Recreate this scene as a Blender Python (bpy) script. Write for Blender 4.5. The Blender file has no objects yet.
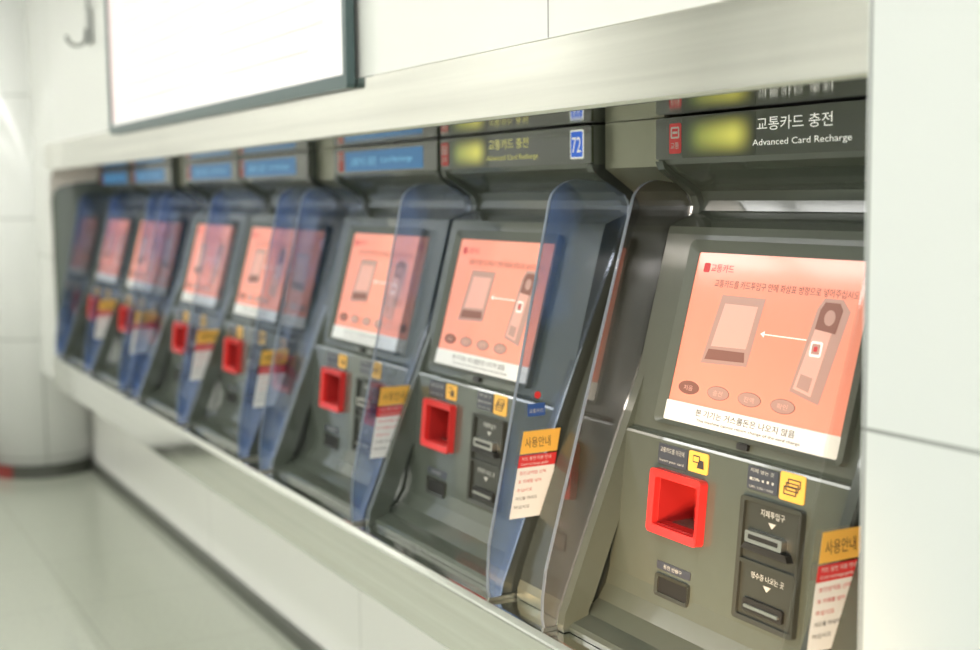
import bpy, math
from mathutils import Vector, Matrix

scene = bpy.context.scene
col = scene.collection
HC = 1.449

# ------------------------------------------------------------------ materials
def lin(c):
    return tuple(((v/255.0)/12.92 if v/255.0 <= 0.04045 else ((v/255.0+0.055)/1.055)**2.4) for v in c) + (1.0,)

def base_mat(name):
    m = bpy.data.materials.new(name); m.use_nodes = True
    nt = m.node_tree
    return m, nt, nt.nodes['Principled BSDF']

def mat(name, rgb, rough=0.5, metal=0.0, emit=None, es=0.0, noise=0.0, nscale=(30,30,30), coat=0.0, spec=0.5):
    m, nt, b = base_mat(name)
    c = lin(rgb)
    b.inputs['Base Color'].default_value = c
    b.inputs['Roughness'].default_value = rough
    b.inputs['Metallic'].default_value = metal
    b.inputs['Coat Weight'].default_value = coat
    b.inputs['Coat Roughness'].default_value = 0.05
    b.inputs['Specular IOR Level'].default_value = spec
    if emit:
        b.inputs['Emission Color'].default_value = lin(emit)
        b.inputs['Emission Strength'].default_value = es
    if noise > 0:
        tc = nt.nodes.new('ShaderNodeTexCoord'); mp = nt.nodes.new('ShaderNodeMapping')
        nz = nt.nodes.new('ShaderNodeTexNoise'); mx = nt.nodes.new('ShaderNodeMix'); mx.data_type = 'RGBA'
        mp.inputs['Scale'].default_value = nscale
        nz.inputs['Scale'].default_value = 1.0
        nz.inputs['Detail'].default_value = 3.0
        nt.links.new(tc.outputs['Object'], mp.inputs['Vector']); nt.links.new(mp.outputs['Vector'], nz.inputs['Vector'])
        nt.links.new(nz.outputs['Fac'], mx.inputs['Factor'])
        mx.inputs['A'].default_value = tuple(v*(1-noise) for v in c[:3]) + (1,)
        mx.inputs['B'].default_value = tuple(min(1, v*(1+noise)) for v in c[:3]) + (1,)
        nt.links.new(mx.outputs['Result'], b.inputs['Base Color'])
        if metal > 0.5:
            mr = nt.nodes.new('ShaderNodeMapRange')
            mr.inputs['To Min'].default_value = max(0.02, rough-0.06); mr.inputs['To Max'].default_value = rough+0.08
            nt.links.new(nz.outputs['Fac'], mr.inputs['Value']); nt.links.new(mr.outputs['Result'], b.inputs['Roughness'])
    return m

def tile_mat(name, rgb, seam, ax, per, off, w=0.006, rough=0.15, speck=0.0):
    m, nt, b = base_mat(name)
    tc = nt.nodes.new('ShaderNodeTexCoord'); sx = nt.nodes.new('ShaderNodeSeparateXYZ')
    nt.links.new(tc.outputs['Object'], sx.inputs['Vector'])
    outs = []
    for a, p, o in zip(ax, per, off):
        ad = nt.nodes.new('ShaderNodeMath'); ad.operation = 'SUBTRACT'; ad.inputs[1].default_value = o
        nt.links.new(sx.outputs[a], ad.inputs[0])
        dv = nt.nodes.new('ShaderNodeMath'); dv.operation = 'DIVIDE'; dv.inputs[1].default_value = p
        nt.links.new(ad.outputs[0], dv.inputs[0])
        fr = nt.nodes.new('ShaderNodeMath'); fr.operation = 'FRACT'; nt.links.new(dv.outputs[0], fr.inputs[0])
        lt = nt.nodes.new('ShaderNodeMath'); lt.operation = 'LESS_THAN'; lt.inputs[1].default_value = w/p
        nt.links.new(fr.outputs[0], lt.inputs[0]); outs.append(lt)
    mxm = nt.nodes.new('ShaderNodeMath'); mxm.operation = 'MAXIMUM'
    nt.links.new(outs[0].outputs[0], mxm.inputs[0]); nt.links.new(outs[1].outputs[0], mxm.inputs[1])
    nz = nt.nodes.new('ShaderNodeTexNoise'); nz.inputs['Scale'].default_value = 60 if speck else 1.5
    nz.inputs['Detail'].default_value = 6
    nt.links.new(tc.outputs['Object'], nz.inputs['Vector'])
    c = lin(rgb); k = speck if speck else 0.03
    m1 = nt.nodes.new('ShaderNodeMix'); m1.data_type = 'RGBA'
    m1.inputs['A'].default_value = tuple(v*(1-k) for v in c[:3])+(1,); m1.inputs['B'].default_value = tuple(min(1, v*(1+k)) for v in c[:3])+(1,)
    nt.links.new(nz.outputs['Fac'], m1.inputs['Factor'])
    m2 = nt.nodes.new('ShaderNodeMix'); m2.data_type = 'RGBA'
    nt.links.new(mxm.outputs[0], m2.inputs['Factor']); nt.links.new(m1.outputs['Result'], m2.inputs['A'])
    m2.inputs['B'].default_value = lin(seam)
    nt.links.new(m2.outputs['Result'], b.inputs['Base Color'])
    b.inputs['Roughness'].default_value = rough
    return m

def glass_mat(name, tint, diff, dfac, gfac=0.10, nscale=(6,6,6)):
    m = bpy.data.materials.new(name); m.use_nodes = True
    nt = m.node_tree; nt.nodes.clear()
    out = nt.nodes.new('ShaderNodeOutputMaterial')
    tr = nt.nodes.new('ShaderNodeBsdfTransparent'); tr.inputs[0].default_value = lin(tint)
    df = nt.nodes.new('ShaderNodeBsdfDiffuse'); df.inputs[0].default_value = lin(diff)
    gl = nt.nodes.new('ShaderNodeBsdfGlossy'); gl.inputs['Roughness'].default_value = 0.04
    lw = nt.nodes.new('ShaderNodeLayerWeight'); lw.inputs['Blend'].default_value = 0.25
    mr = nt.nodes.new('ShaderNodeMapRange'); mr.inputs['To Min'].default_value = gfac; mr.inputs['To Max'].default_value = 0.7
    nt.links.new(lw.outputs['Fresnel'], mr.inputs['Value'])
    tc = nt.nodes.new('ShaderNodeTexCoord'); nz = nt.nodes.new('ShaderNodeTexNoise'); nz.inputs['Scale'].default_value = 1
    mp = nt.nodes.new('ShaderNodeMapping'); mp.inputs['Scale'].default_value = nscale
    nt.links.new(tc.outputs['Object'], mp.inputs['Vector']); nt.links.new(mp.outputs['Vector'], nz.inputs['Vector'])
    m3 = nt.nodes.new('ShaderNodeMapRange'); m3.inputs['From Min'].default_value = 0.42; m3.inputs['From Max'].default_value = 0.66
    m3.inputs['To Min'].default_value = dfac*0.2; m3.inputs['To Max'].default_value = dfac*3.2  # noise-mottled diffuse paints hazy reflections over the acrylic's own tint
    nt.links.new(nz.outputs['Fac'], m3.inputs['Value'])
    a = nt.nodes.new('ShaderNodeMixShader'); nt.links.new(m3.outputs['Result'], a.inputs[0])
    nt.links.new(tr.outputs[0], a.inputs[1]); nt.links.new(df.outputs[0], a.inputs[2])
    c = nt.nodes.new('ShaderNodeMixShader'); nt.links.new(mr.outputs['Result'], c.inputs[0])
    nt.links.new(a.outputs[0], c.inputs[1]); nt.links.new(gl.outputs[0], c.inputs[2])
    nt.links.new(c.outputs[0], out.inputs[0])
    return m

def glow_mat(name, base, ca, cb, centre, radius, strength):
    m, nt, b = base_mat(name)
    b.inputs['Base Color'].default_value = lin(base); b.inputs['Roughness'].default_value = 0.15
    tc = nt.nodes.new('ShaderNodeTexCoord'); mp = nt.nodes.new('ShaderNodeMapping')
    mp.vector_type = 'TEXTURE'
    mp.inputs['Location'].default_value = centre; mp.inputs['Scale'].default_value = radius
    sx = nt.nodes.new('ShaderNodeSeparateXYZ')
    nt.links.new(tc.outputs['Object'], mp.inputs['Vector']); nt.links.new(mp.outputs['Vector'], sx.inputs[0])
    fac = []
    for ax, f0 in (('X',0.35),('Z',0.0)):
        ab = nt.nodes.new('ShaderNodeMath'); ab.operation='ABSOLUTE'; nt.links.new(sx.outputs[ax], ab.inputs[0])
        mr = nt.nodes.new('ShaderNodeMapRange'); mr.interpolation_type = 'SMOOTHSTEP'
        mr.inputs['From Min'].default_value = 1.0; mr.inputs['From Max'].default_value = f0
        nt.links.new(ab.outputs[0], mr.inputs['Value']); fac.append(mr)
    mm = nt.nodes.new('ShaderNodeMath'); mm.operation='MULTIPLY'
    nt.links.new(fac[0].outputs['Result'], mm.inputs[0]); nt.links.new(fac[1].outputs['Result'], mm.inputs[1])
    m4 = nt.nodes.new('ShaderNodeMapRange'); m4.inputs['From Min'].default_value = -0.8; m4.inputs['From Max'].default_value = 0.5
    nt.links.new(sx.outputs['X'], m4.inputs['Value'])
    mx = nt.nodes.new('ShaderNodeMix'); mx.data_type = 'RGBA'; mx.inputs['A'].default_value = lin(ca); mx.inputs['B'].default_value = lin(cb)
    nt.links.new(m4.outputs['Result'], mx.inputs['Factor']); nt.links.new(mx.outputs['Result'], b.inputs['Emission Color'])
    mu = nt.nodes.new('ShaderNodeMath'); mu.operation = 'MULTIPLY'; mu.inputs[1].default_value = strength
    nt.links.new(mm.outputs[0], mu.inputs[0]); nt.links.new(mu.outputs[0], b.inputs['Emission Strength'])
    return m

M = {}
M['body'] = mat('machine_grey_enamel', (78,84,75), 0.18, 0.0, noise=0.05, coat=0.6)
M['frame'] = mat('side_frame_grey', (68,74,70), 0.15, 0.2, noise=0.05, coat=0.6)
M['bezel'] = mat('screen_bezel', (82,87,79), 0.25)
M['dark'] = mat('dark_plastic', (54,56,50), 0.25)
M['black'] = mat('black_cavity', (30,29,26), 0.5)
M['sign'] = mat('sign_black', (52,59,38), 0.12, coat=0.5)
M['white'] = mat('white_print', (226,226,223), 0.5)
M['whitetext'] = mat('white_fine_print', (190,190,184), 0.5)
M['whitelit'] = mat('white_lettering', (240,240,234), 0.5, emit=(245,245,238), es=0.35)
M['ink'] = mat('dark_ink', (56,50,50), 0.6)
M['brown'] = mat('brown_screen_ink', (118,76,64), 0.5, emit=(158,104,88), es=0.22)
M['tan'] = mat('tan_screen_shade', (152,118,106), 0.3, emit=(198,150,135), es=0.34)
M['tan2'] = mat('light_screen_shade', (186,140,126), 0.3, emit=(228,168,150), es=0.44)
M['screen'] = mat('salmon_screen', (192,118,98), 0.12, emit=(248,150,124), es=0.58, coat=0.2, spec=0.4)
M['screenwhite'] = mat('screen_white_line', (225,210,200), 0.2, emit=(255,235,225), es=0.5)
M['red'] = mat('red_plastic', (212,48,45), 0.3)
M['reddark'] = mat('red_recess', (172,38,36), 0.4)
M['redprint'] = mat('red_print', (205,52,54), 0.4)
M['redpatch'] = mat('red_brown_base', (130,48,44), 0.4)
M['yellow'] = mat('yellow_sticker', (230,178,80), 0.45)
M['navy'] = mat('navy_plate', (60,64,73), 0.35)
M['blueemb'] = mat('blue_emblem', (35,90,200), 0.4, emit=(40,110,225), es=0.35)
M['bluelabel'] = mat('blue_small_label', (50,84,150), 0.4)
M['teal'] = mat('teal_lit_strip', (22,84,122), 0.3, emit=(20,112,172), es=0.5)
M['tealtext'] = mat('teal_lettering', (130,190,212), 0.4, emit=(130,200,228), es=0.42)
M['amber'] = mat('amber_lettering', (205,200,120), 0.4, emit=(220,215,135), es=0.4)
M['glow'] = glow_mat('lime_painted_reflection', (52,59,38), (80,105,40), (226,220,92), (0.062,0.069,0.858), (0.100,0.2,0.038), 0.85)  # blurred yellow-green reflection on the sign, painted as emission
M['steelslot'] = mat('slot_metal', (200,198,190), 0.3, 1.0)
M['steel'] = mat('brushed_steel', (232,230,222), 0.09, 1.0, noise=0.24, nscale=(0.7,10,40))
M['steelled'] = mat('ledge_steel', (232,232,226), 0.11, 1.0, noise=0.18, nscale=(0.8,60,60))
M['filler'] = mat('filler_metal', (140,141,122), 0.3, 0.5, noise=0.05)
M['fillerdark'] = mat('filler_dark_metal', (74,78,70), 0.2, 0.2, noise=0.08, coat=0.4)
M['jamb'] = mat('grey_end_casing', (88,98,89), 0.25, 0.1, coat=0.5)
M['wingblue'] = glass_mat('blue_tint_haze_acrylic', (236,240,247), (118,160,232), 0.105, 0.15, (6,6,3.2))
M['wingdeep'] = glass_mat('deep_blue_tint_haze_acrylic', (236,240,247), (104,148,232), 0.11, 0.13, (6,6,3.2))
M['wingclear'] = glass_mat('smoke_tint_haze_acrylic', (212,207,202), (160,160,160), 0.045, 0.12, (5,5,2.2))
M['wingfaint'] = glass_mat('clear_acrylic', (248,248,246), (200,200,200), 0.01, 0.02)
M['edge'] = mat('acrylic_edge', (128,138,150), 0.2)
M['wall'] = tile_mat('wall_enamel_panel', (225,226,220), (158,158,152), ['X','Z'], [1.5,1.6], [-1.887,1.161], 0.005, 0.12)
M['wallr'] = tile_mat('wall_right_panel', (212,215,211), (140,142,138), ['X','Z'], [2.6,1.6], [-1.133,1.161], 0.005, 0.16)
M['wallend'] = tile_mat('wall_end_tile', (232,233,229), (196,198,192), ['Y','Z'], [0.75,0.62], [1.14,0.1], 0.01, 0.12)
M['wallopp'] = tile_mat('wall_opposite_panel', (228,230,227), (120,122,116), ['X','Z'], [1.3,0.9], [0,0.1], 0.02, 0.16)
M['walllow'] = tile_mat('wall_lower_panel', (246,245,239), (206,205,198), ['X','Z'], [1.5,4], [-1.887,-1], 0.005, 0.2)
M['floor'] = tile_mat('terrazzo_floor', (176,180,166), (160,164,150), ['X','Y'], [0.6,0.6], [0.1,0.25], 0.005, 0.07, speck=0.14)
M['ceil'] = mat('ceiling_white', (237,238,236), 0.7, noise=0.02)
M['base'] = mat('baseboard_dark', (74,76,68), 0.3)
M['lamp'] = mat('lamp_diffuser', (255,255,255), 0.5, emit=(255,254,251), es=13.6)
M['monframe'] = mat('display_frame_grey', (66,86,86), 0.3)
M['mon'] = mat('lit_display_panel', (206,202,199), 0.15, emit=(255,249,246), es=0.42)
M['monpink'] = mat('pale_pink_print', (204,182,179), 0.3, emit=(250,228,224), es=0.37)
M['metalgrey'] = mat('fitting_grey', (150,152,148), 0.35, 0.5)

# ------------------------------------------------------------------ mesh builder
class Fr:
    def __init__(s, O, R, U):
        s.O = Vector(O); s.R = Vector(R).normalized(); s.U = Vector(U).normalized(); s.N = s.R.cross(s.U)
    def p(s, x, y, n): return s.O + s.R*x + s.U*y + s.N*n

FW = Fr((0,0,0), (0,1,0), (0,0,1))
FS = Fr((0,1.313,1.06), (1,0,0), (0,0.074,0.281))
FL = Fr((0,1.2695,0.78), (1,0,0), (0,0.024,0.25))
FG = Fr((0,1.375,1.5), (1,0,0), (0,0,1))
OFF = Vector((0,1.3,0.68))

_txt = {}
def text_geo(s):
    if s in _txt: return _txt[s]
    cu = bpy.data.curves.new('t', 'FONT'); cu.body = s; cu.size = 1.0; cu.resolution_u = 3
    ob = bpy.data.objects.new('t', cu); col.objects.link(ob)
    bpy.context.view_layer.update()
    dg = bpy.context.evaluated_depsgraph_get()
    me = bpy.data.meshes.new_from_object(ob.evaluated_get(dg))
    vs = [(v.co.x, v.co.y) for v in me.vertices]; fs = [tuple(p.vertices) for p in me.polygons]
    bpy.data.objects.remove(ob); bpy.data.curves.remove(cu); bpy.data.meshes.remove(me)
    _txt[s] = (vs, fs)
    return _txt[s]

def rr(x0,y0,x1,y1,r,n=4):
    pts = []
    for cx,cy,a in ((x1-r,y0+r,-90),(x1-r,y1-r,0),(x0+r,y1-r,90),(x0+r,y0+r,180)):
        for i in range(n+1):
            t = math.radians(a+90*i/n); pts.append((cx+r*math.cos(t), cy+r*math.sin(t)))
    return pts
def ell(cx,cy,rx,ry,n=20):
    return [(cx+rx*math.cos(2*math.pi*i/n), cy+ry*math.sin(2*math.pi*i/n)) for i in range(n)]

class MB:
    def __init__(s, off=OFF): s.v=[]; s.f=[]; s.m=[]; s.mats=[]; s.off=off
    def mi(s, k):
        if k not in s.mats: s.mats.append(k)
        return s.mats.index(k)
    def prism(s, F, poly, n0, n1, k):
        b=len(s.v); n=len(poly); i=s.mi(k)
        area=sum(poly[j][0]*poly[(j+1)%n][1]-poly[(j+1)%n][0]*poly[j][1] for j in range(n))
        if area<0: poly=poly[::-1]
        s.v += [F.p(x,y,n1) for x,y in poly] + [F.p(x,y,n0) for x,y in poly]
        s.f.append(tuple(range(b,b+n))); s.m.append(i)
        s.f.append(tuple(range(b+2*n-1,b+n-1,-1))); s.m.append(i)
        for j in range(n):
            q=(j+1)%n; s.f.append((b+j,b+n+j,b+n+q,b+q)); s.m.append(i)
        return s
    def ring(s, F, po, pi, n0, n1, k, nin=None):
        b=len(s.v); n=len(po); i=s.mi(k)
        if nin is None: nin=n1
        s.v += [F.p(x,y,n0) for x,y in po]+[F.p(x,y,n1) for x,y in po]+[F.p(x,y,nin) for x,y in pi]+[F.p(x,y,n0) for x,y in pi]
        for j in range(n):
            q=(j+1)%n
            for a in range(3):
                s.f.append((b+a*n+j,b+a*n+q,b+(a+1)*n+q,b+(a+1)*n+j)); s.m.append(i)
            s.f.append((b+3*n+j,b+3*n+q,b+q,b+j)); s.m.append(i)
        return s
    def text(s, F, t, x, y, w, n, k, h=None):
        vs, fs = text_geo(t)
        if not vs: return s
        x0=min(v[0] for v in vs); x1=max(v[0] for v in vs); y0=min(v[1] for v in vs); y1=max(v[1] for v in vs)
        sx=w/(x1-x0); sy=(h/(y1-y0)) if h else sx
        b=len(s.v); i=s.mi(k)
        s.v += [F.p(x+(a-x0)*sx, y+(c-y0)*sy, n) for a,c in vs]
        for f in fs: s.f.append(tuple(b+j for j in f)); s.m.append(i)
        return s
    def box(s, x0,x1,y0,y1,z0,z1,k):
        return s.prism(FW, [(y0,z0),(y1,z0),(y1,z1),(y0,z1)], x0, x1, k)
    def mesh(s, name, smooth=False):
        me=bpy.data.meshes.new(name)
        me.from_pydata([tuple(v-s.off) for v in s.v], [], s.f)
        for k in s.mats: me.materials.append(M[k])
        for p,i in zip(me.polygons, s.m): p.material_index=i
        me.update()
        return me

Z0 = Vector((0,0,0))
def obj(name, mb, parent=None, bevel=0, **props):
    me = mb if isinstance(mb, bpy.types.Mesh) else mb.mesh(name)
    o = bpy.data.objects.new(name, me); col.objects.link(o)
    if parent: o.parent = parent
    if bevel:
        bv=o.modifiers.new('bevel','BEVEL'); bv.width=bevel; bv.segments=2; bv.limit_method='ANGLE'; bv.angle_limit=math.radians(35)
    for k,v in props.items(): o[k]=v
    return o

# ------------------------------------------------------------------ one machine
cache = {}
def cm(key, fn):
    if key not in cache: cache[key] = fn().mesh(key)
    return cache[key]

PROF_T = [(1.375,1.575),(1.375,1.505),(1.380,1.494),(1.395,1.482),(1.44,1.458),(1.455,1.447),(1.462,1.43),(1.458,1.412),(1.440,1.400),
        (1.402,1.385),(1.3975,1.372),(1.3095,1.038),(1.305,1.034),(1.296,1.032),(1.2935,1.028)]
PROF_B = [(1.2695,0.78),(1.262,0.752),(1.245,0.726),(1.215,0.706),(1.18,0.696),(1.172,0.690),(1.172,0.681),
        (1.60,0.681),(1.60,1.575)]
zf = lambda h:(h-0.78)*1.0046
def yl(z): return 1.2695+(z-0.78)*0.096
HX0,HX1,HZ0,HZ1 = 0.021,0.136,0.886,0.967
def b_body(xl,xr):
    def f():
        m=MB(); P=PROF_T+PROF_B
        m.prism(FW, P, xl, HX0, 'body'); m.prism(FW, P, HX1, xr, 'body')
        notch=[(yl(HZ1),HZ1),(1.375,HZ1),(1.375,HZ0),(yl(HZ0),HZ0)]
        m.prism(FW, PROF_T+notch+PROF_B, HX0, HX1, 'body')
        return m
    return f
FRP=[(1.370,1.500),(1.376,1.486),(1.392,1.474),(1.430,1.452),(1.446,1.439),(1.453,1.420),(1.450,1.402),(1.305,1.06),(1.174,0.735),(1.164,0.715),(1.160,0.695),(1.160,0.6815)]
def b_frame(k):
    def f():
        m=MB()
        bk=[(y+0.05,z) for y,z in FRP]
        m.prism(FW, FRP+bk[::-1], 0.0, 0.020, k); return m
    return f
WB=[(1.158,0.688),(1.164,0.712),(1.174,0.735),(1.305,1.06),(1.45,1.402),(1.454,1.420)]
def rnd(cx,cy,rx,ry,a0,a1,n=8):
    return [(cx+rx*math.cos(math.radians(a0+(a1-a0)*i/n)), cy+ry*math.sin(math.radians(a0+(a1-a0)*i/n))) for i in range(n+1)]
WTOP=[(1.444,1.440),(1.40,1.466)]+rnd(1.337,1.424,0.066,0.048,90,174)
WING=WTOP+[(1.134,0.79),(1.130,0.74),(1.130,0.705),(1.133,0.688)]+WB
WNTOP=[(1.444,1.440),(1.42,1.462)]+rnd(1.378,1.422,0.058,0.046,95,174)
WINGN=WNTOP+[(1.138,0.79),(1.131,0.74),(1.130,0.705),(1.133,0.688)]+WB
def b_wing(k, W, edge=True):
    def f():
        m=MB(); m.prism(FW, W, 0.0, 0.006, k)
        if edge:
            fe=W[2:15]; bk=[(y+0.0022,z) for y,z in fe]
            m.prism(FW, fe+bk[::-1], -0.0004, 0.0064, 'edge')
        return m
    return f
FWL = Fr((0.0062,0,0),(0,1,0),(0,0,1))
def b_wlabel(dy,dz,sl):
  def f():
    m=MB(); F=Fr((0.0062,dy,dz),(0,1,0),(0,0,1))
    def P(t,z):
        yf=1.180+(z-0.845)*sl
        return (yf+t*0.082, z)
    m.prism(F,[P(0,0.955),P(1,0.955),P(1,0.998),P(0,0.998)],0,0.0004,'yellow')
    m.prism(F,[P(0,0.929),P(1,0.929),P(1,0.952),P(0,0.952)],0,0.0004,'redprint')
    m.prism(F,[P(0,0.833),P(1,0.833),P(1,0.929),P(0,0.929)],0,0.0004,'white')
    m.text(F,'사용안내',P(0.12,0.962)[0],0.966,0.056,0.0007,'ink',h=0.02)
    m.text(F,'카드 충전 이용 안내',P(0.08,0.942)[0],0.942,0.064,0.0007,'white',h=0.007)
    m.text(F,'Card recharge guide',P(0.08,0.932)[0],0.932,0.06,0.0007,'white',h=0.006)
    z=0.915
    for i,t in enumerate(['충전금액을 선택','후 지폐를 넣어','주십시오','카드를 꺼내지','마십시오']):
        m.text(F,t,P(0.08,z)[0],z,[0.058,0.05,0.034,0.046,0.034][i],0.0007,'redprint' if i<3 else 'ink',h=0.0070)
        z-=0.016
    return m
  return f
def b_wemblem():
    m=MB()
    m.prism(FWL, ell(1.242,1.066,0.007,0.007),0,0.0004,'redprint')
    m.prism(FWL, rr(1.220,1.026,1.258,1.050,0.002),0,0.0004,'bluelabel')
    m.text(FWL,'교통카드',1.223,1.032,0.032,0.0007,'whitetext')
    return m
def b_bracket():
    m=MB(); m.prism(FW,[(1.131,0.6805),(1.21,0.6805),(1.21,0.690),(1.180,0.6875),(1.133,0.6875)],0.0,0.006,'steelslot'); return m

def b_sign(xl,xr):
    def f():
        m=MB(); m.prism(FG, rr(xl+0.002,0.003,xr+0.002,0.074,0.004),-0.0,0.006,'sign'); return m
    return f
def b_signtext(kind):
    def f():
        m=MB(); n=0.0068
        if kind in ('near','mid'):
            m.text(FG,'교통카드 충전',0.164,0.041,0.170,n,'whitelit' if kind=='near' else 'amber',h=0.021)
            m.text(FG,'Advanced Card Recharge',0.154,0.015,0.220,n,'whitelit' if kind=='near' else 'amber',h=0.013)
        else:
            m.prism(FG, rr(-0.02,0.010,0.47,0.062,0.004),0.006,0.0066,'teal')
            m.text(FG,'교통카드 충전',0.02,0.024,0.17,n+0.0004,'tealtext',h=0.022)
            m.text(FG,'Card Recharge',0.22,0.026,0.19,n+0.0004,'tealtext',h=0.017)
        return m
    return f
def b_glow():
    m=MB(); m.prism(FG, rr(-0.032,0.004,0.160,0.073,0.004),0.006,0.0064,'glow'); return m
def b_emblem():
    m=MB(); n=0.0066
    m.prism(FG, rr(-0.068,0.012,-0.034,0.064,0.004),0.006,n,'redprint')
    m.ring(FG, rr(-0.063,0.038,-0.039,0.058,0.003), rr(-0.060,0.041,-0.042,0.055,0.002),n,n+0.0006,'whitetext')
    m.prism(FG, rr(-0.058,0.046,-0.044,0.050,0.001),n,n+0.0006,'whitetext')
    m.text(FG,'교통',-0.063,0.020,0.024,n+0.0006,'whitetext',h=0.011)
    return m
def b_number():
    m=MB(); n=0.0066
    m.prism(FG, rr(0.498,0.012,0.546,0.068,0.004),0.006,n,'whitelit')
    m.prism(FG, rr(0.5015,0.0155,0.5425,0.0645,0.003),n,n+0.0006,'blueemb')
    m.text(FG,'72',0.506,0.024,0.032,n+0.001,'whitelit',h=0.030)
    return m

def b_bezel():
    m=MB(); m.ring(FS, rr(-0.022,-0.008,0.432,0.312,0.012), rr(-0.002,0.0,0.412,0.292,0.004), -0.004,0.010,'bezel',0.003); return m
def b_screen():
    m=MB(); m.prism(FS, rr(-0.002,0.0,0.412,0.292,0.004),-0.003,0.0015,'screen'); return m
def b_graphic():
    m=MB(); n=0.0022; q=0.0018
    m.prism(FS, rr(0.018,0.258,0.034,0.274,0.003),0.0015,q,'redprint')
    m.text(FS,'교통카드',0.038,0.259,0.060,n,'redprint',h=0.014)
    m.text(FS,'교통카드를 카드투입구 안에 화살표 방향으로 넣어주십시오',0.056,0.234,0.335,n,'brown',h=0.0130)
    m.prism(FS,[(0.062,0.105),(0.178,0.110),(0.190,0.222),(0.082,0.222)],0.0015,q,'tan')
    m.prism(FS,[(0.080,0.135),(0.168,0.138),(0.176,0.208),(0.094,0.208)],q,n,'tan2')
    m.prism(FS,[(0.070,0.112),(0.170,0.116),(0.166,0.132),(0.076,0.130)],q,n,'brown')
    m.prism(FS,[(0.200,0.165),(0.300,0.165),(0.300,0.1668),(0.200,0.1668)],0.0015,q,'screenwhite')
    m.prism(FS,[(0.195,0.166),(0.204,0.161),(0.204,0.171)],0.0015,n,'screenwhite')
    T=lambda pts:[(0.286+(x-0.275)*0.96,y) for x,y in pts]
    m.prism(FS,T([(0.275,0.085),(0.345,0.072),(0.372,0.215),(0.352,0.232),(0.312,0.232),(0.300,0.215)]),0.0015,q,'tan')
    m.prism(FS,T([(0.282,0.09),(0.325,0.082),(0.346,0.205),(0.310,0.208)]),q,n,'tan2')
    m.prism(FS,T([(0.304,0.184),(0.350,0.180),(0.356,0.216),(0.348,0.226),(0.316,0.226),(0.308,0.214)]),n,n+0.0004,'brown')
    m.prism(FS,T(ell(0.332,0.203,0.012,0.012)),n+0.0004,n+0.0008,'tan')
    m.prism(FS,T(rr(0.303,0.142,0.329,0.166,0.004)),n+0.0004,n+0.0008,'screenwhite')
    m.prism(FS,T(rr(0.307,0.146,0.325,0.162,0.002)),n+0.0008,n+0.0012,'tan')
    m.prism(FS,T(rr(0.312,0.150,0.320,0.158,0.002)),n+0.0012,n+0.0016,'redprint')
    m.prism(FS,T([(0.290,0.093),(0.318,0.088),(0.321,0.110),(0.294,0.114)]),n,n+0.0004,'tan')
    for i,t in enumerate(['처음','충전','잔액','확인']):
        x=0.045+i*0.078
        m.prism(FS, ell(x,0.060,0.028,0.0115),0.0015,q,'brown')
        m.prism(FS, ell(x,0.060,0.0268,0.0105),q,n,'brown' if i==0 else 'tan')
        m.text(FS,t,x-0.012,0.055,0.024,n+0.0004,'tan2',h=0.009)
    return m
def b_strip():
    m=MB(); m.prism(FS, rr(-0.004,0.0,0.414,0.034,0.003),0.0016,0.0036,'white'); return m
def b_striptext():
    m=MB(); m.text(FS,'본 기기는 거스름돈은 나오지 않음',0.080,0.0165,0.240,0.0042,'ink',h=0.0115)
    m.text(FS,'This machine cannot return change of the card charge',0.085,0.006,0.25,0.0042,'ink',h=0.006); return m

def b_reader():
    m=MB()
    m.ring(FL, rr(0.010,zf(0.873),0.148,zf(0.981),0.008), rr(HX0,zf(HZ0)+0.0005,HX1,zf(HZ1),0.005),0.0002,0.016,'red',0.012); return m
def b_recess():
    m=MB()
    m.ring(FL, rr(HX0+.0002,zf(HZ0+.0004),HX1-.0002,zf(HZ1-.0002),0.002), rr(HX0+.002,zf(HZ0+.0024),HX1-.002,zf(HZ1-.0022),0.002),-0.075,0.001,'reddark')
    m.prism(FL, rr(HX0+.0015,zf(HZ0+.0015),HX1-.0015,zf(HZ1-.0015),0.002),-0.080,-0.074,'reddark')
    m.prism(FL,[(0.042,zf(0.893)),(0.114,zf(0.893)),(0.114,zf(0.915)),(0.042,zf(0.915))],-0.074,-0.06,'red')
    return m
def plate_text(x0,x1,h0,h1,lines,k='navy'):
    m=MB()
    m.prism(FL, rr(x0,zf(h0),x1,zf(h1),0.003),0.0,0.0015,k)
    n=len(lines); 
    for i,t in enumerate(lines):
        hh=(h1-h0)/n
        m.text(FL,t,x0+0.006,zf(h1-(i+0.78)*hh),(x1-x0-0.014),0.0021,'whitetext',h=hh*(0.5 if i<1 else 0.33))
    return m
def b_plate1(): return plate_text(0.010,0.090,0.988,1.022,['교통카드를 이곳에','Insert your card'])
def b_plate2(): return plate_text(0.243,0.312,0.990,1.026,['지폐 넣는 곳','Bill','1,000 / 5,000 / 10,000'])
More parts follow.
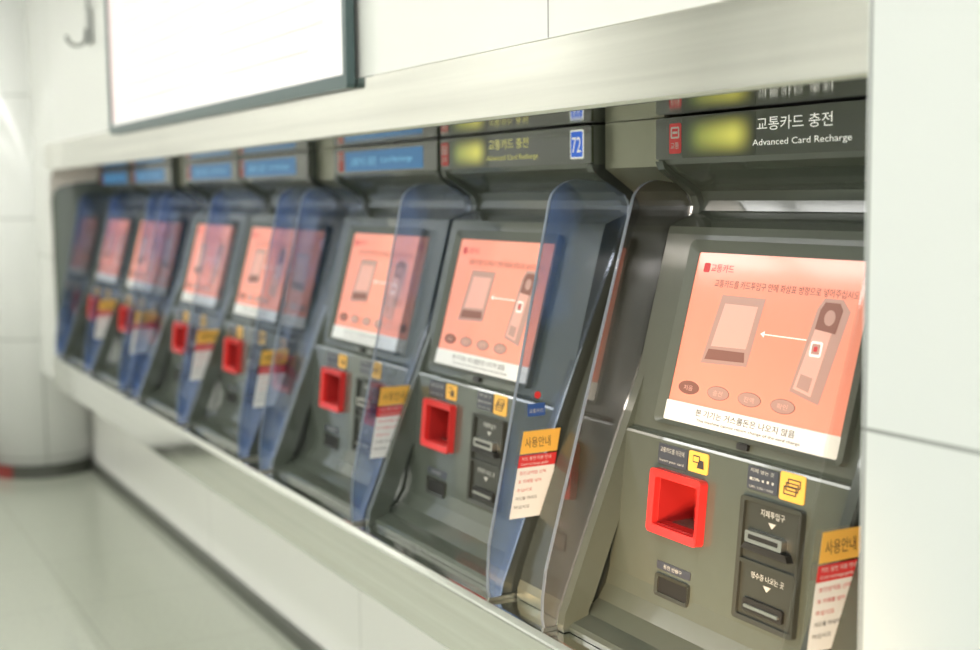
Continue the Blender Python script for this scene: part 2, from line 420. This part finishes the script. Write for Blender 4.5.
def sticker(x0,x1,h0,h1,kind):
    m=MB()
    m.prism(FL, rr(x0,zf(h0),x1,zf(h1),0.004),0.0,0.0016,'yellow')
    c=(x0+x1)/2
    if kind=='hand':
        m.prism(FL, rr(c-0.014,zf(h0)+0.016,c+0.004,zf(h0)+0.028,0.002),0.0016,0.002,'ink')
        m.prism(FL, [(c-0.002,zf(h0)+0.008),(c+0.016,zf(h0)+0.008),(c+0.014,zf(h0)+0.021),(c+0.002,zf(h0)+0.022)],0.002,0.0024,'ink')
        m.prism(FL, rr(c-0.012,zf(h0)+0.018,c+0.002,zf(h0)+0.026,0.001),0.002,0.0026,'yellow')
    else:
        for i in range(3):
            m.ring(FL, rr(c-0.018+i*0.004,zf(h0)+0.009+i*0.006,c+0.010+i*0.004,zf(h0)+0.022+i*0.006,0.001), rr(c-0.016+i*0.004,zf(h0)+0.011+i*0.006,c+0.008+i*0.004,zf(h0)+0.020+i*0.006,0.0005),0.0016,0.0022,'ink')
    return m
def b_stick1(): return sticker(0.094,0.145,0.990,1.024,'hand')
def b_stick2(): return sticker(0.317,0.371,0.988,1.030,'bill')
def b_slotpanel():
    m=MB()
    m.ring(FL, rr(0.241,zf(0.790),0.378,zf(0.980),0.006), rr(0.248,zf(0.797),0.371,zf(0.973),0.004),-0.002,0.010,'dark',0.008)
    m.prism(FL, rr(0.246,zf(0.795),0.373,zf(0.975),0.004),-0.001,0.003,'dark')
    m.prism(FL, [(0.247,zf(0.878)),(0.372,zf(0.878)),(0.372,zf(0.884)),(0.247,zf(0.884))],0.003,0.009,'dark')
    return m
def b_billslot():
    m=MB()
    m.prism(FL, rr(0.262,zf(0.912),0.345,zf(0.930),0.003),0.003,0.014,'steelslot')
    m.prism(FL, rr(0.270,zf(0.918),0.337,zf(0.925),0.002),0.014,0.0146,'black')
    m.prism(FL, [(0.256,zf(0.901)),(0.362,zf(0.901)),(0.356,zf(0.911)),(0.264,zf(0.911))],0.003,0.016,'black')
    m.text(FL,'지폐투입구',0.283,zf(0.955),0.054,0.0042,'whitetext')
    m.prism(FL,[(0.302,zf(0.948)),(0.318,zf(0.948)),(0.310,zf(0.940))],0.003,0.0042,'whitetext')
    return m
def b_receiptslot():
    m=MB()
    m.prism(FL, rr(0.262,zf(0.806),0.352,zf(0.826),0.004),0.003,0.008,'black')
    m.prism(FL, rr(0.268,zf(0.812),0.346,zf(0.817),0.002),0.008,0.011,'steelslot')
    m.text(FL,'영수증 나오는 곳',0.273,zf(0.858),0.074,0.0042,'whitetext')
    m.prism(FL,[(0.302,zf(0.852)),(0.318,zf(0.852)),(0.310,zf(0.844))],0.003,0.0042,'whitetext')
    return m
def b_coin():
    m=MB()
    m.prism(FL, rr(0.030,zf(0.812),0.122,zf(0.826),0.002),0.0,0.001,'navy')
    m.ring(FL, rr(0.032,zf(0.768),0.124,zf(0.806),0.006), rr(0.038,zf(0.774),0.118,zf(0.800),0.004),-0.002,0.005,'dark',0.003)
    m.prism(FL, rr(0.036,zf(0.772),0.120,zf(0.802),0.004),-0.001,0.001,'black')
    m.text(FL,'동전 반환구',0.050,zf(0.8155),0.05,0.0016,'whitetext',h=0.007); return m
def b_sensor():
    m=MB(); m.prism(FS, rr(0.196,-0.020,0.222,-0.010,0.003),-0.002,0.004,'black'); return m

GROUP='card recharge machines along the wall'
def machine(a, xl, xr, kind, leftwing, label, deep=False):
    e=bpy.data.objects.new('card_recharge_machine', None); col.objects.link(e)
    e.empty_display_size=0.1
    e.location=(-a,1.3,0.68)
    e['label']=label; e['category']='ticket machine'; e['group']=GROUP
    obj('body', cm('body%.3f_%.3f'%(xl,xr), b_body(xl,xr)), e)
    o=obj('side_frame', cm('side_frame_l', b_frame('body')), e); o.location=(xl-0.001,0,0)
    o=obj('side_frame', cm('side_frame_r', b_frame('frame')), e); o.location=(xr-0.019,0,0)
    o=obj('header_sign', cm('header_sign%.3f_%.3f'%(xl,xr), b_sign(xl,xr)), e, label='dark glossy header sign')
    obj('sign_lettering', cm('st'+kind, b_signtext(kind)), o)
    obj('sign_emblem', cm('se', b_emblem), o)
    if kind!='far': obj('sign_painted_reflection', cm('glow', b_glow), o, label='soft lime reflection painted as glow')
    if kind=='mid': obj('number_emblem', cm('num', b_number), o, label='blue square number emblem')
    wl=[(xr+0.002, True)]
    if leftwing: wl.append((xl-0.008, False))
    for x,lab in wl:
        if kind=='near':
            me = cm('wingfaint', b_wing('wingfaint',WINGN,False)) if lab else cm('wingclear', b_wing('wingclear',WINGN))
        elif deep: me = cm('wingdeep', b_wing('wingdeep',WING))
        else: me = cm('wingblue', b_wing('wingblue',WING))
        w=obj('privacy_panel', me, e, label='translucent tinted acrylic side panel'); w.location=(x,0,0)
        if not(kind=='near' and lab): obj('mounting_bracket', cm('bracket', b_bracket), w)
        if lab:
            obj('instruction_label', cm('wlabeln', b_wlabel(0.014,-0.014,0.16)) if kind=='near' else cm('wlabel', b_wlabel(0.0,0.0,0.20)), w, label='yellow and white instruction sticker')
            if kind=='mid': obj('panel_emblem', cm('wemb', b_wemblem), w)
    d=obj('display', cm('screen', b_screen), e, label='lit salmon-pink touch screen')
    obj('display_bezel', cm('bezel', b_bezel), d)
    obj('display_graphic', cm('graphic', b_graphic), d)
    s=obj('notice_strip', cm('strip', b_strip), e, label='white notice strip')
    obj('notice_lettering', cm('striptext', b_striptext), s)
    r=obj('card_reader', cm('reader', b_reader), e, label='red card tray surround')
    obj('card_recess', cm('recess', b_recess), r)
    obj('instruction_plate', cm('plate1', b_plate1), e)
    obj('instruction_plate', cm('plate2', b_plate2), e)
    obj('pictogram_sticker', cm('stick1', b_stick1), e)
    obj('pictogram_sticker', cm('stick2', b_stick2), e)
    q=obj('slot_panel', cm('slotpanel', b_slotpanel), e)
    obj('banknote_slot', cm('billslot', b_billslot), q)
    obj('receipt_slot', cm('receiptslot', b_receiptslot), q)
    obj('coin_return', cm('coin', b_coin), e)
    obj('sensor_window', cm('sensor', b_sensor), e)
    return e

machine(1.79,-0.11,0.478,'near',True,'dark grey recharge machine with smoke-tinted side panel')
LB='dark grey recharge machine, blue-tinted side panels'
P=1.522
XRA=0.570
for i in range(3):
    a=2.68+P*i
    machine(a,-0.076,XRA,'mid' if i==0 else 'far',False,
            LB+(', blue number emblem' if i==0 else ''), i>0)
    machine(a+0.64,-0.11,0.545,'far',True,LB+', teal header', i>0)

# ------------------------------------------------------------------ the setting
def st(name, mb, **k):
    return obj(name, mb, kind='structure', **k)
def bx(*a): return MB(Z0).box(*a)
XL=-7.2; SJ=-6.52; XR=-1.135
st('wall_back', bx(XL,XR,1.14,1.64,1.702,2.9,'wall'))
m=MB(Z0); m.box(XL,SJ,1.14,1.64,0.557,1.702,'wall')
FXZ=Fr((0,1.14,0),(1,0,0),(0,0,1))
R_=0.16
cor=[(SJ,1.578),(SJ,1.578-R_)]+[(SJ+R_*(1-math.cos(math.radians(a))),1.578-R_+R_*math.sin(math.radians(a))) for a in range(15,91,15)]
m.prism(FXZ, cor, -0.22, 0.0, 'wall')
st('wall_back_end', m)
st('wall_niche', bx(SJ,XR,1.61,1.64,0.557,1.578,'filler'))
st('wall_lower', bx(XL,XR,1.40,1.64,0,0.557,'walllow'))
st('wall_right', bx(XR,3.5,1.12,1.64,0,2.9,'wallr'))
st('wall_left', bx(XL-0.2,XL,-3.4,1.64,0,2.9,'wallend'))
st('wall_front', bx(XL,3.5,-3.6,-3.4,0,2.9,'wallopp'))
st('floor', bx(XL-0.2,3.5,-3.6,1.64,-0.1,0,'floor'))
st('ceiling', bx(XL-0.2,3.5,-3.6,1.64,2.9,3.0,'ceil'))
st('baseboard_back', bx(XL,XR,1.380,1.40,0,0.05,'base'))
st('baseboard_left', bx(XL,XL+0.012,-3.4,1.388,0,0.06,'base'))
FZ=Fr((-7.2,1.17,0),(1,0,0),(0,1,0))
m=MB(Z0); m.prism(FZ, ell(0,0,0.26,0.26,48),0.0,2.9,'wallend'); o=st('wall_corner', m)
for p in o.data.polygons: p.use_smooth = len(p.vertices)==4
m=MB(Z0); m.ring(FZ, ell(0,0,0.268,0.268,48), ell(0,0,0.255,0.255,48),0.0,0.07,'base'); st('baseboard_corner', m)
def arc(r0,r1,a0,a1,n=10):
    A=[math.radians(a0+(a1-a0)*i/n) for i in range(n+1)]
    return [(r1*math.cos(t),r1*math.sin(t)) for t in A]+[(r0*math.cos(t),r0*math.sin(t)) for t in A[::-1]]
m=MB(Z0); m.prism(FZ, arc(0.266,0.274,-90,-45),0.0,0.07,'redpatch'); st('baseboard_corner_red', m)

m=MB(Z0); m.prism(FW,[(1.132,1.578),(1.61,1.578),(1.61,1.60),(1.15,1.60),(1.15,1.702),(1.128,1.702),(1.128,1.584)],SJ,XR,'steel'); st('trim_1', m, bevel=0.003)
m=MB(Z0); m.prism(FW,[(1.122,0.668),(1.132,0.680),(1.61,0.680),(1.61,0.640),(1.40,0.640),(1.40,0.540),(1.122,0.540)],SJ,XR,'steelled'); st('trim_2', m, bevel=0.004)
jp=[(SJ,1.150)]+[(SJ+0.042*math.sin(math.radians(a)),1.150+0.20*(1-math.cos(math.radians(a)))) for a in (15,30,45,60,75,90)]+[(SJ+0.042,1.61),(SJ,1.61)]
FZZ=Fr((0,0,0),(1,0,0),(0,1,0))
m=MB(Z0); m.prism(FZZ, jp, 0.681,1.577,'jamb'); st('trim_3', m)
edges=[(1.13,1.311),(1.908,2.68-XRA-0.010)]+[(2.68+P*i+0.758,2.68+P*(i+1)-XRA-0.010) for i in range(2)]
fpU=[(1.395,1.577),(1.395,1.492),(1.46,1.447),(1.475,1.42),(1.60,1.42),(1.60,1.577)]
fpM=[(1.475,1.42),(1.472,1.40),(1.33,1.06),(1.205,0.74),(1.198,0.715),(1.60,0.715),(1.60,1.42)]
fpL=[(1.198,0.715),(1.192,0.700),(1.190,0.681),(1.60,0.681),(1.60,0.715)]
for k,(s0,s1) in enumerate(edges):
    m=MB(Z0)
    for fp,mk in ((fpU,'filler'),(fpM,'fillerdark'),(fpL,'filler')):
        m.prism(FW,fp,-s1+0.002,-s0-0.002,mk)
    st('trim_%d'%(4+k), m)

# wall display
OD=Vector((-3.88,1.128,1.681))
e=bpy.data.objects.new('wall_display', None); col.objects.link(e); e.location=OD
e['label']='large backlit display panel in a slim dark frame'; e['category']='display screen'
m=MB(OD); FD=Fr((-5.02,1.106,1.681),(1,0,0),(0,0,1))
W_,H_=2.34,1.14
m.ring(FD, rr(0,0,W_,H_,0.01,2), rr(0.03,0.03,W_-0.022,H_-0.03,0.004,2),-0.020,0.0,'monframe')
m.prism(FD, rr(0.01,0.01,W_-0.01,H_-0.01,0.01,2),-0.020,-0.012,'monframe'); obj('display_frame', m, e)
m=MB(OD); m.prism(FD,[(0.03,0.03),(W_-0.022,0.03),(W_-0.022,H_-0.03),(0.03,H_-0.03)],-0.012,-0.006,'mon'); sc=obj('display_panel', m, e)
m=MB(OD)
for i in range(11):
    y=0.10+i*0.055
    m.prism(FD,[(0.25,y),(1.15+0.15*math.sin(i*2.1),y),(1.15+0.15*math.sin(i*2.1),y+0.010),(0.25,y+0.010)],-0.006,-0.005,'monpink')
    m.prism(FD,[(1.4,y),(2.1+0.1*math.sin(i*1.3),y),(2.1+0.1*math.sin(i*1.3),y+0.010),(1.4,y+0.010)],-0.006,-0.005,'monpink')
m.prism(FD,[(0.045,0.045),(0.10,0.045),(0.10,0.7),(0.045,0.7)],-0.006,-0.005,'monpink')
obj('display_print', m, sc)

# small wall hook plate with a cable above
o=Vector((-5.42,1.14,2.1))
e=bpy.data.objects.new('wall_hook', None); col.objects.link(e); e.location=o
e['label']='small grey metal hook fitting on the white wall'; e['category']='wall hook'
m=MB(o); m.box(-5.46,-5.38,1.125,1.1395,2.06,2.20,'metalgrey'); obj('hook_plate', m, e, bevel=0.005)
m=MB(o)
R2=0.045; zc=2.09
FH=Fr((-5.42,0,0),(0,1,0),(0,0,1))
pa=[(1.080+R2*math.cos(math.radians(a)), zc+R2*math.sin(math.radians(a))) for a in range(0,-181,-20)]
pb=[(1.080+(R2-0.014)*math.cos(math.radians(a)), zc+(R2-0.014)*math.sin(math.radians(a))) for a in range(0,-181,-20)]
m.prism(FH, [(1.125,zc+0.03)]+pa+pb[::-1]+[(1.111,zc+0.03)], -0.008,0.008,'metalgrey'); obj('hook', m, e)
m=MB(o); Fc=Fr((-5.42,1.128,2.20),(1,0,0),(0,1,0)); m.prism(Fc, ell(0,0,0.008,0.008,12),0,0.70,'metalgrey'); obj('conduit', m, e)

# ceiling lights
for y in (-0.35,-1.9):
    for k in range(7):
        x=-6.4+k*1.45
        e=bpy.data.objects.new('ceiling_light', None); col.objects.link(e); e.location=(x,y,2.9)
        e['label']='long white fluorescent ceiling light'; e['category']='ceiling light'; e['group']='fluorescent lights on the ceiling'
        o=Vector((x,y,2.9))
        m=MB(o); m.box(x-0.66,x+0.66,y-0.17,y+0.17,2.86,2.9,'metalgrey'); obj('light_housing', m, e)
        m=MB(o); m.box(x-0.63,x+0.63,y-0.14,y+0.14,2.845,2.86,'lamp'); obj('light_diffuser', m, e)

# added warm area light imitating film haze low on the nearest machine
ld=bpy.data.lights.new('warm_haze_fill','AREA'); ld.energy=5.0; ld.color=(1.0,0.68,0.40); ld.size=0.4; ld.spread=math.radians(45)
lo=bpy.data.objects.new('warm_haze_fill', ld); col.objects.link(lo); lo.location=(-0.9,0.0,0.5)
lo.rotation_euler=(Vector((-1.66,1.25,0.68))-lo.location).to_track_quat('-Z','Y').to_euler()

w=bpy.data.worlds.new('World'); scene.world=w; w.use_nodes=True
w.node_tree.nodes['Background'].inputs[0].default_value=(0.97,0.98,0.97,1); w.node_tree.nodes['Background'].inputs[1].default_value=1.5

# ------------------------------------------------------------------ camera
cam=bpy.data.cameras.new('Camera'); co=bpy.data.objects.new('Camera', cam); col.objects.link(co)
f=1300.0
cam.sensor_width=36; cam.sensor_fit='HORIZONTAL'; cam.lens=f/980*36
v1=Vector((-711,124,-f)).normalized()
t=(0.012*711+124)/f
wz=Vector((-0.012,1,t)).normalized()
X=-v1; Z=(wz-X*wz.dot(X)).normalized(); Y=Z.cross(X)
R=Matrix((X,Y,Z))
co.matrix_world=Matrix.Translation((0,0,HC)) @ R.to_4x4()
cam.dof.use_dof=True; cam.dof.focus_distance=2.15; cam.dof.aperture_fstop=2.2
scene.camera=co
scene.view_settings.view_transform='Standard'
scene.view_settings.exposure=0.0
